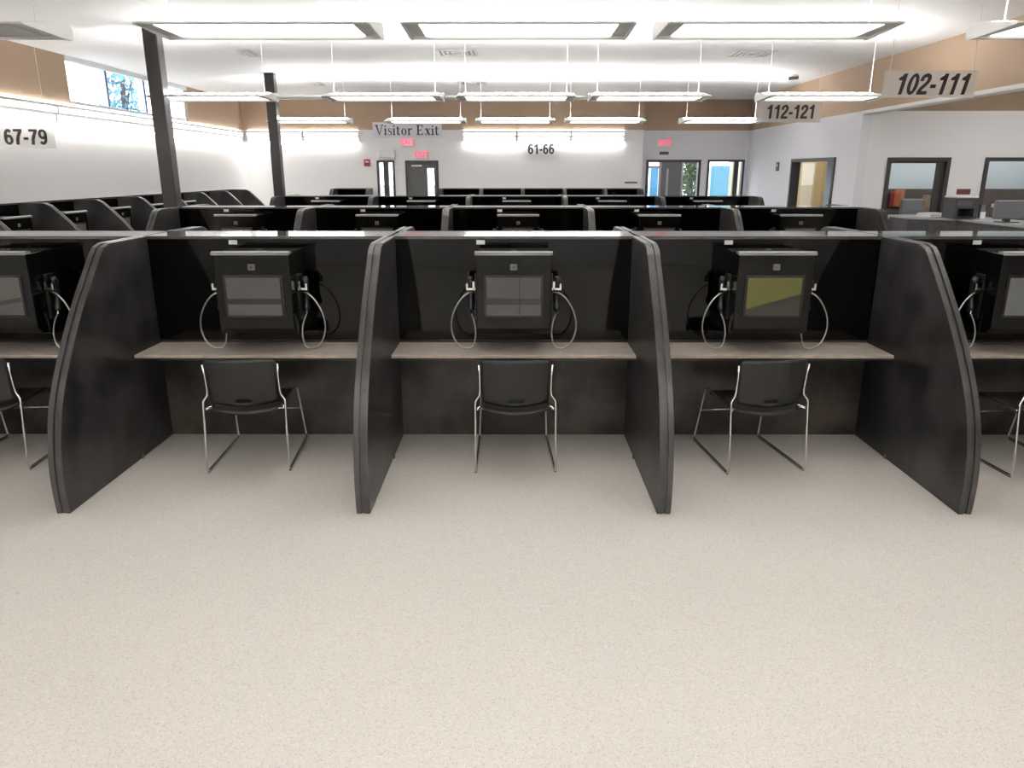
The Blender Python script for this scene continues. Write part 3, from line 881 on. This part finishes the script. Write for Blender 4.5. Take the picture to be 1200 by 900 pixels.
def sans_digits(body, shear=0.0):
    """outlines of bold grotesque numerals in x-z, cap height 1, and their advance"""
    x = 0.0
    polys = []
    def q(*p): polys.append([(x + a + (b - 0.5) * shear, b) for a, b in p])
    def rect(a0, a1, b0, b1): q((a0, b0), (a1, b0), (a1, b1), (a0, b1))
    def ring(cx, cz, ox, oz, ix, iz, n=20):
        O = [(cx + ox * math.cos(2 * PI * k / n), cz + oz * math.sin(2 * PI * k / n)) for k in range(n)]
        I = [(cx + ix * math.cos(2 * PI * k / n), cz + iz * math.sin(2 * PI * k / n)) for k in range(n)]
        for k in range(n): q(O[k], O[(k + 1) % n], I[(k + 1) % n], I[k])
    def strip(c, wd):
        c = [Vector((p.x, p.y)) for p in smooth_path([(a, b, 0) for a, b in c], 4)]
        L_, R_ = [], []
        for k, p in enumerate(c):
            d = (c[min(k + 1, len(c) - 1)] - c[max(k - 1, 0)]).normalized()
            L_.append((p.x - d.y * wd / 2, p.y + d.x * wd / 2)); R_.append((p.x + d.y * wd / 2, p.y - d.x * wd / 2))
        for k in range(len(c) - 1): q(L_[k], L_[k + 1], R_[k + 1], R_[k])
    for ch in body:
        if ch == '1':
            rect(0.24, 0.42, 0, 1); q((0.05, 0.68), (0.24, 0.68), (0.24, 1.0), (0.20, 0.90), (0.05, 0.80)); x += 0.56
        elif ch == '0':
            ring(0.28, 0.5, 0.265, 0.51, 0.09, 0.355); x += 0.58
        elif ch == '2':
            strip([(0.10, 0.64), (0.12, 0.82), (0.28, 0.92), (0.43, 0.84), (0.44, 0.66), (0.32, 0.46), (0.17, 0.28), (0.11, 0.10)], 0.18); rect(0.02, 0.53, 0, 0.17); x += 0.58
        elif ch == '6':
            ring(0.28, 0.315, 0.265, 0.33, 0.095, 0.165); strip([(0.105, 0.30), (0.105, 0.52), (0.15, 0.78), (0.30, 0.92), (0.44, 0.80)], 0.175); x += 0.58
        elif ch == '9':
            ring(0.28, 0.685, 0.265, 0.33, 0.095, 0.165); strip([(0.455, 0.70), (0.455, 0.48), (0.41, 0.22), (0.26, 0.08), (0.12, 0.20)], 0.175); x += 0.58
        elif ch == '7':
            rect(0.03, 0.54, 0.83, 1.0); strip([(0.44, 0.86), (0.32, 0.62), (0.23, 0.34), (0.20, 0.0)], 0.19); x += 0.56
        elif ch == '-':
            rect(0.03, 0.31, 0.31, 0.48); x += 0.36
    return polys, x

def number_text(body, h, material, parent, loc, shear=0.0, thick=0.004):
    adv = {'1': 0.56, '7': 0.56, '-': 0.36}
    total = sum(adv.get(c, 0.58) for c in body)
    x = -total / 2
    for ch in body:
        polys, wd = sans_digits(ch, shear)
        bm = bmesh.new()
        for p in polys:
            add_prism(bm, [((a + x) * h, (b - 0.5) * h) for a, b in p], 'y', -thick, 0)
        o = obj('dash' if ch == '-' else 'digit', bm, material, parent); o.location = loc
        x += wd

# "Visitor Exit"
t = thing('exit_sign', 'white board reading Visitor Exit in black serif letters', 'sign', (-2.47, YB, 2.86))
bm = bmesh.new(); add_box(bm, -0.80, 0.80, -0.02, 0, -0.165, 0.165, 0.003); obj('board', bm, 'daylight_tinted_white', t)
bm = bmesh.new(); serif_text(bm, 'Visitor Exit', 0.222, 0.006)
o = obj('lettering', bm, 'letter_grey', t); o.location = (0, -0.021, -0.005)
# wall numbers
t = thing('number_sign', 'clear plaque reading 61-66 on the back wall', 'sign', (0.64, YB, 2.44))
bm = bmesh.new(); add_box(bm, -0.42, 0.42, -0.012, 0, -0.15, 0.15, 0.003); obj('plaque', bm, 'white_paint', t)
number_text('61-66', 0.235, 'letter_grey', t, (0, -0.0125, 0))
# hanging numbers
for name, X, Y, z, wd, ht, sz, rz, top, sh in (('102-111', 4.48, 8.60, 2.835, 0.50, 0.135, 0.212, 0, ZC, 0.22), ('112-121', 4.52, 13.0, 2.875, 0.53, 0.165, 0.215, 0, ZC, 0.06), ('67-79', -5.43, 8.70, 2.30, 0.285, 0.115, 0.165, 0.25, 3.566, 0.0)):
    t = thing('number_sign', 'clear hanging plaque reading ' + name + ' ' + ('in front of tan bulkhead' if X > 0 else 'before the white clerestory wall'), 'sign', (X, Y, z), rz)
    bm = bmesh.new(); add_box(bm, -wd, wd, -0.004, 0.004, -ht, ht, 0.002); obj('plaque', bm, 'clear_acrylic', t)
    number_text(name, sz, 'letter_black', t, (0.04 if X > 0 else 0, -0.0045, 0), shear=sh)
    for s in (-1, 1):
        bm = bmesh.new(); add_tube(bm, [(s * (wd - 0.06), 0, ht - 0.01), (s * (wd - 0.06), 0, top - z - 0.001)], 0.0025, 5)
        obj('cable', bm, 'fixture_white', t)
# EXIT signs
for k, (x, y, z, lb) in enumerate(((-2.47, YB, 2.585, 'small red exit sign just under Visitor Exit board'), (-2.15, YB, 2.31, 'small red exit sign above grey steel door'), (3.58, YBR, 2.585, 'small red exit sign above glazed entrance door'))):
    t = thing('exit_light', lb, 'sign', (x, y, z), 0, 'exit signs')
    bm = bmesh.new(); add_box(bm, -0.155, 0.155, -0.05, 0, -0.10, 0.10, 0.008); obj('case', bm, 'exit_white', t)
    text_mesh('lettering', 'EXIT', 0.155, 'exit_red', t, (0, -0.052, 0), (PI / 2, 0, 0), bold=0.005, depth=0.002)
tag(box_obj('door_plaque', (3.46, 3.68, YBR - 0.01, YBR, 2.315, 2.385), 'frame_dark'), 'small dark plaque under exit sign at entrance door', 'plaque')
t = thing('fire_alarm', 'small red fire alarm strobe on back wall', 'alarm', (-3.44, YB, 2.13))
bm = bmesh.new(); add_box(bm, -0.07, 0.07, -0.04, 0, -0.08, 0.08, 0.008); obj('case', bm, 'alarm_red', t)
bm = bmesh.new(); add_box(bm, -0.04, 0.04, -0.055, -0.041, 0.0, 0.035, 0.004); obj('strobe', bm, 'fixture_white', t)
t = thing('wall_box', 'white box on wall above narrow sidelight', 'wall box', (-2.97, YB, 2.31))
bm = bmesh.new(); add_box(bm, -0.20, 0.20, -0.10, 0, -0.105, 0.115, 0.01); obj('case', bm, 'fixture_white', t)
box_obj('grille', (-0.17, 0.17, -0.104, -0.1005, -0.08, -0.05), 'vent_grey', t)
tag(box_obj('wall_plate', (2.62, 2.92, YB - 0.012, YB, 1.66, 1.70), 'vent_dark'), 'small dark strip on back wall above booth backs by entrance', 'wall plate')
t = thing('wall_sensor', 'small dark device on daylight-tinted white wall beside interior window', 'sensor', (XR, 16.35, 2.03), PI / 2)
bm = bmesh.new(); add_box(bm, -0.07, 0.07, 0, 0.03, -0.09, 0.09, 0.006); obj('case', bm, 'vent_dark', t)
box_obj('face', (-0.04, 0.04, 0.0305, 0.036, 0.0, 0.05), 'vent_grey', t)

# ------------------------------------------------------------------ reception counter and what stands on it
CZ = 1.25
plan = [(6.16, 12.55), (6.16, 11.95), (6.68, 11.50), (6.70, 8.6), (7.35, 8.6), (7.35, 11.85), (6.85, 12.55)]
t = thing('reception_counter', 'dark grey reception counter with pale top before office windows', 'counter')
bm = bmesh.new(); add_prism(bm, [(x + (0.03 if x < 7 else -0.03), y) for x, y in plan], 'z', 0.0, CZ - 0.035); obj('body', bm, 'counter_grey', t)
bm = bmesh.new(); add_prism(bm, plan, 'z', CZ - 0.035, CZ, bevel=0.004); obj('top', bm, 'counter_top', t)

t = thing('printer', 'grey desktop printer with pale lid on reception counter', 'printer', (6.72, 11.50, CZ), 0.0)
boxes_obj('body', [(-0.17, 0.17, -0.15, 0.17, 0.15, 0.30), (-0.17, -0.12, -0.15, 0.17, 0.0, 0.15), (0.12, 0.17, -0.15, 0.17, 0.0, 0.15), (-0.12, 0.12, 0.10, 0.17, 0.0, 0.15), (-0.12, 0.12, -0.15, 0.10, 0.0, 0.02)], 'printer_grey', t)
bm = bmesh.new(); add_box(bm, -0.172, 0.172, -0.152, 0.172, 0.301, 0.325, 0.008); obj('lid', bm, 'printer_light', t)
box_obj('control_panel', (-0.14, 0.08, -0.156, -0.1505, 0.19, 0.26), 'vent_dark', t)
box_obj('output_tray', (-0.10, 0.10, -0.22, -0.151, 0.03, 0.042), 'handset_black', t)
t = thing('monitor', 'grey computer monitor seen from behind at reception counter', 'monitor', (6.86, 10.55, CZ), 0.1)
bm = bmesh.new(); add_box(bm, -0.24, 0.20, -0.03, 0.03, 0.05, 0.30, 0.012); obj('display', bm, 'monitor_grey', t)
box_obj('neck', (-0.05, 0.03, 0.0, 0.06, 0.0, 0.12), 'printer_grey', t)
box_obj('foot', (-0.12, 0.10, -0.08, 0.12, 0.0, 0.012), 'printer_grey', t)
t = thing('paper_stack', 'stack of white papers at counter end by glass door', 'papers', (6.62, 12.05, CZ), 0.3)
for k in range(4):
    bm = bmesh.new(); add_box(bm, -0.19 + 0.01 * k, 0.17 + 0.008 * k, -0.14, 0.14, 0.013 * k, 0.013 * k + 0.0125); obj('sheaf', bm, 'paper', t)
t = thing('paper_tray', 'white letter tray beside monitor on reception counter', 'tray', (7.08, 10.1, CZ), 0.1)
boxes_obj('tray', [(-0.16, 0.16, -0.13, 0.13, 0, 0.01), (-0.16, -0.15, -0.13, 0.13, 0.01, 0.07), (0.15, 0.16, -0.13, 0.13, 0.01, 0.07), (-0.15, 0.15, 0.12, 0.13, 0.01, 0.07)], 'paper', t)
box_obj('papers', (-0.14, 0.14, -0.12, 0.115, 0.011, 0.06), 'paper', t)
t = thing('brochure_holder', 'small white brochure holder next to printer', 'holder', (7.02, 11.45, CZ), 0.1)
boxes_obj('holder', [(-0.04, 0.04, -0.04, 0.04, 0, 0.01), (-0.04, 0.04, 0.03, 0.04, 0.01, 0.19), (-0.04, 0.04, -0.04, -0.03, 0.01, 0.10)], 'paper', t)
box_obj('brochures', (-0.035, 0.035, -0.028, 0.028, 0.011, 0.20), 'monitor_grey', t)
tag(box_obj('wall_plaque', (7.26, 7.48, YA - 0.012, YA, 1.57, 1.655), 'plaque_red'), 'small dark red plaque on wall above printer', 'plaque')

# office seen through the glazing
tag(box_obj('office_partition', (6.05, 9.9, 14.25, 14.33, 0, 1.62), 'dark_wood'), 'dark brown wooden partition in office behind glass', 'partition')
t = thing('file_cabinet', 'pale low filing cabinet just inside glass office door', 'cabinet', (6.56, 13.15, 0))
bm = bmesh.new(); add_box(bm, -0.15, 0.22, -0.2, 0.2, 0, 1.17, 0.008); obj('body', bm, 'carton', t)
for z in (0.1, 0.47, 0.84):
    d = box_obj('drawer', (-0.14, 0.21, -0.212, -0.2005, z, z + 0.32), 'carton', t)
    box_obj('pull', (-0.02, 0.09, -0.225, -0.2125, z + 0.2, z + 0.22), 'vent_dark', d)
t = thing('office_chair', 'grey office chair inside glazed office', 'chair', (7.14, 13.55, 0))
bm = bmesh.new(); add_box(bm, -0.2, 0.2, 0.15, 0.22, 0.95, 1.46, 0.03, 2); obj('backrest', bm, 'monitor_grey', t)
bm = bmesh.new(); add_box(bm, -0.22, 0.22, -0.22, 0.2, 0.55, 0.62, 0.02, 2); obj('seat', bm, 'monitor_grey', t)
bm = bmesh.new(); add_tube(bm, [(0, 0, 0.55), (0, 0, 0.06)], 0.03, 8); obj('post', bm, 'frame_dark', t)
bm = bmesh.new(); add_tube(bm, [(0, 0.18, 0.58), (0, 0.26, 0.75), (0, 0.22, 1.0)], 0.018, 8); obj('spine', bm, 'frame_dark', t)
bm = bmesh.new()
for k in range(5):
    a = 2 * PI * k / 5
    add_tube(bm, [(0, 0, 0.08), (0.27 * math.cos(a), 0.27 * math.sin(a), 0.03)], [0.03, 0.02], 6)
obj('base', bm, 'frame_dark', t)
t = thing('notice_board', 'orange and red panel at office partition behind glass', 'board', (7.14, 14.249, 1.30))
box_obj('panel', (-0.08, 0.10, -0.03, 0.0, 0, 0.31), 'orange_board', t)
box_obj('header', (-0.16, -0.081, -0.03, 0.0, 0, 0.28), 'alarm_red', t)
t = thing('wooden_shelf', 'light wooden shelf unit inside glazed office', 'shelf', (7.74, 14.0, 0))
boxes_obj('sides', [(-0.2, -0.17, -0.15, 0.15, 0, 1.52), (0.17, 0.2, -0.15, 0.15, 0, 1.52)], 'light_wood', t)
for z in (0.05, 0.45, 0.85, 1.2, 1.49):
    box_obj('shelf', (-0.17, 0.17, -0.15, 0.15, z, z + 0.025), 'light_wood', t)
box_obj('back', (-0.17, 0.17, 0.14, 0.15, 0.08, 1.49), 'light_wood', t)
t = thing('desk_tray', 'white folded papers in office window by dark partition', 'papers', (8.92, 14.05, 1.30))
box_obj('stack', (-0.12, 0.1, -0.045, 0.045, 0, 0.06), 'paper', t)
t = thing('office_cabinet', 'dark wooden cabinet under papers in glazed office', 'cabinet', (9.1, 14.05, 0))
box_obj('body', (-0.6, 0.6, -0.18, 0.19, 0, 1.28), 'dark_wood', t)
box_obj('top', (-0.61, 0.61, -0.195, 0.19, 1.281, 1.30), 'dark_wood', t)
for x0 in (-0.58, 0.01):
    d = box_obj('door', (x0, x0 + 0.57, -0.196, -0.181, 0.06, 1.25), 'dark_wood', t)
    box_obj('handle', (x0 + 0.25, x0 + 0.33, -0.21, -0.197, 0.80, 0.82), 'aluminium', d)
tag(box_obj('office_light', (6.4, 9.6, 13.2, 13.6, 3.0, 3.06), 'sky_lamp'), 'long ceiling lamp inside glazed office', 'light')
# corridor seen through the interior window
c1 = structure(box_obj('door_4', (6.35, 7.15, 18.44, 18.5, 0, 2.1), 'cream'), 'cream corridor door')
box_obj('door_handle', (6.42, 6.52, 18.39, 18.44, 1.0, 1.03), 'aluminium', c1)
tag(box_obj('corridor_light', (6.1, 7.0, 15.6, 17.6, 3.2, 3.26), 'sky_lamp'), 'ceiling lamp inside yellowish corridor', 'light')

for y, lb in ((10.2, 'added unseen ceiling panel lamp above the reception printer'), (5.5, 'added unseen ceiling panel lamp over the alcove away from the office'), (0.5, 'added unseen ceiling panel lamp at the far end of the alcove')):
    t = thing('added_panel_lamp', lb, 'light', (7.9, y, ZC), 0, 'added alcove ceiling lamps')  # unseen lamp, added to lift the alcove walls
    boxes_obj('frame', [(-0.62, 0.62, -0.62, -0.58, -0.03, -0.001), (-0.62, 0.62, 0.58, 0.62, -0.03, -0.001), (-0.62, -0.58, -0.58, 0.58, -0.03, -0.001), (0.58, 0.62, -0.58, 0.58, -0.03, -0.001)], 'fixture_white', t)
    box_obj('diffuser', (-0.58, 0.58, -0.58, 0.58, -0.02, -0.001), 'added_panel_lens', t)

# ------------------------------------------------------------------ outdoors
structure(box_obj('ground', (-60, 60, 18.76, 120, -0.3, -0.12), 'ground_grey'))
structure(box_obj('ground_side', (-60, XL - 0.21, -30, 18.75, -0.3, -0.12), 'ground_grey'))
def blue_panel(x0, x1, y, z1, label):
    t = thing('blue_panel', label, 'panel', (x0, y, -0.12), 0, 'blue panels outdoors')
    box_obj('sheet', (0, x1 - x0, -0.02, 0.02, 0.05, z1), 'blue_sheet', t)
    for xx in (0, x1 - x0 - 0.04): box_obj('post', (xx, xx + 0.04, 0.021, 0.06, 0, z1), 'aluminium', t)
blue_panel(3.72, 4.10, 21.0, 2.2, 'blue panel seen through the entrance door glass')
blue_panel(5.36, 5.85, 21.0, 2.2, 'blue panel seen through the window beside entrance')
tag(box_obj('pillar', (5.90, 6.20, 21.0, 21.3, -0.12, 3.2), 'cream'), 'cream pillar outside the window beside entrance', 'pillar')

def tree(loc, ht, rad, n, leafm, label, size=0.16):
    t = thing('tree', label, 'tree', loc)
    bm = bmesh.new()
    add_tube(bm, [(0, 0, 0), (0.05, 0, ht * 0.3), (-0.05, 0.05, ht * 0.62), (0, 0, ht * 0.9)], [0.16, 0.12, 0.08, 0.03], 8)
    for k in range(7):
        a = k * 2.4
        z = ht * (0.4 + 0.06 * k)
        add_tube(bm, [(0, 0, z), (rad * 0.4 * math.cos(a), rad * 0.4 * math.sin(a), z + 0.4), (rad * 0.75 * math.cos(a), rad * 0.75 * math.sin(a), z + 0.7)], [0.05, 0.03, 0.012], 6)
    obj('trunk', bm, 'bark', t)
    vs_, fs = [], []
    for k in range(n):
        while True:
            p = Vector((random.uniform(-1, 1), random.uniform(-1, 1), random.uniform(-1, 1)))
            if 0.15 < p.length < 1: break
        c = Vector((p.x * rad, p.y * rad, ht * 0.72 + p.z * ht * 0.33))
        a = Vector((random.gauss(0, 1), random.gauss(0, 1), random.gauss(0, 1))).normalized()
        b = a.cross(Vector((random.gauss(0, 1), random.gauss(0, 1), random.gauss(0, 1)))).normalized()
        s = size * random.uniform(0.6, 1.2)
        i = len(vs_)
        vs_ += [c - a * s, c + b * s * 0.45, c + a * s, c - b * s * 0.45]
        fs.append((i, i + 1, i + 2, i + 3))
    me = bpy.data.meshes.new('foliage')
    me.from_pydata([tuple(v) for v in vs_], [], fs)
    me.materials.append(MATS[leafm])
    o = bpy.data.objects.new('foliage', me); C.objects.link(o); o.parent = t
    o['kind'] = 'stuff'
tree((-9.35, 19.0, -0.12), 4.9, 0.55, 1100, 'leaf', 'blue-green leafy tree outside the clerestory window', 0.075)
tree((5.2, 22.6, -0.12), 3.0, 0.45, 500, 'leaf_green', 'small dark green tree outside entrance door', 0.12)
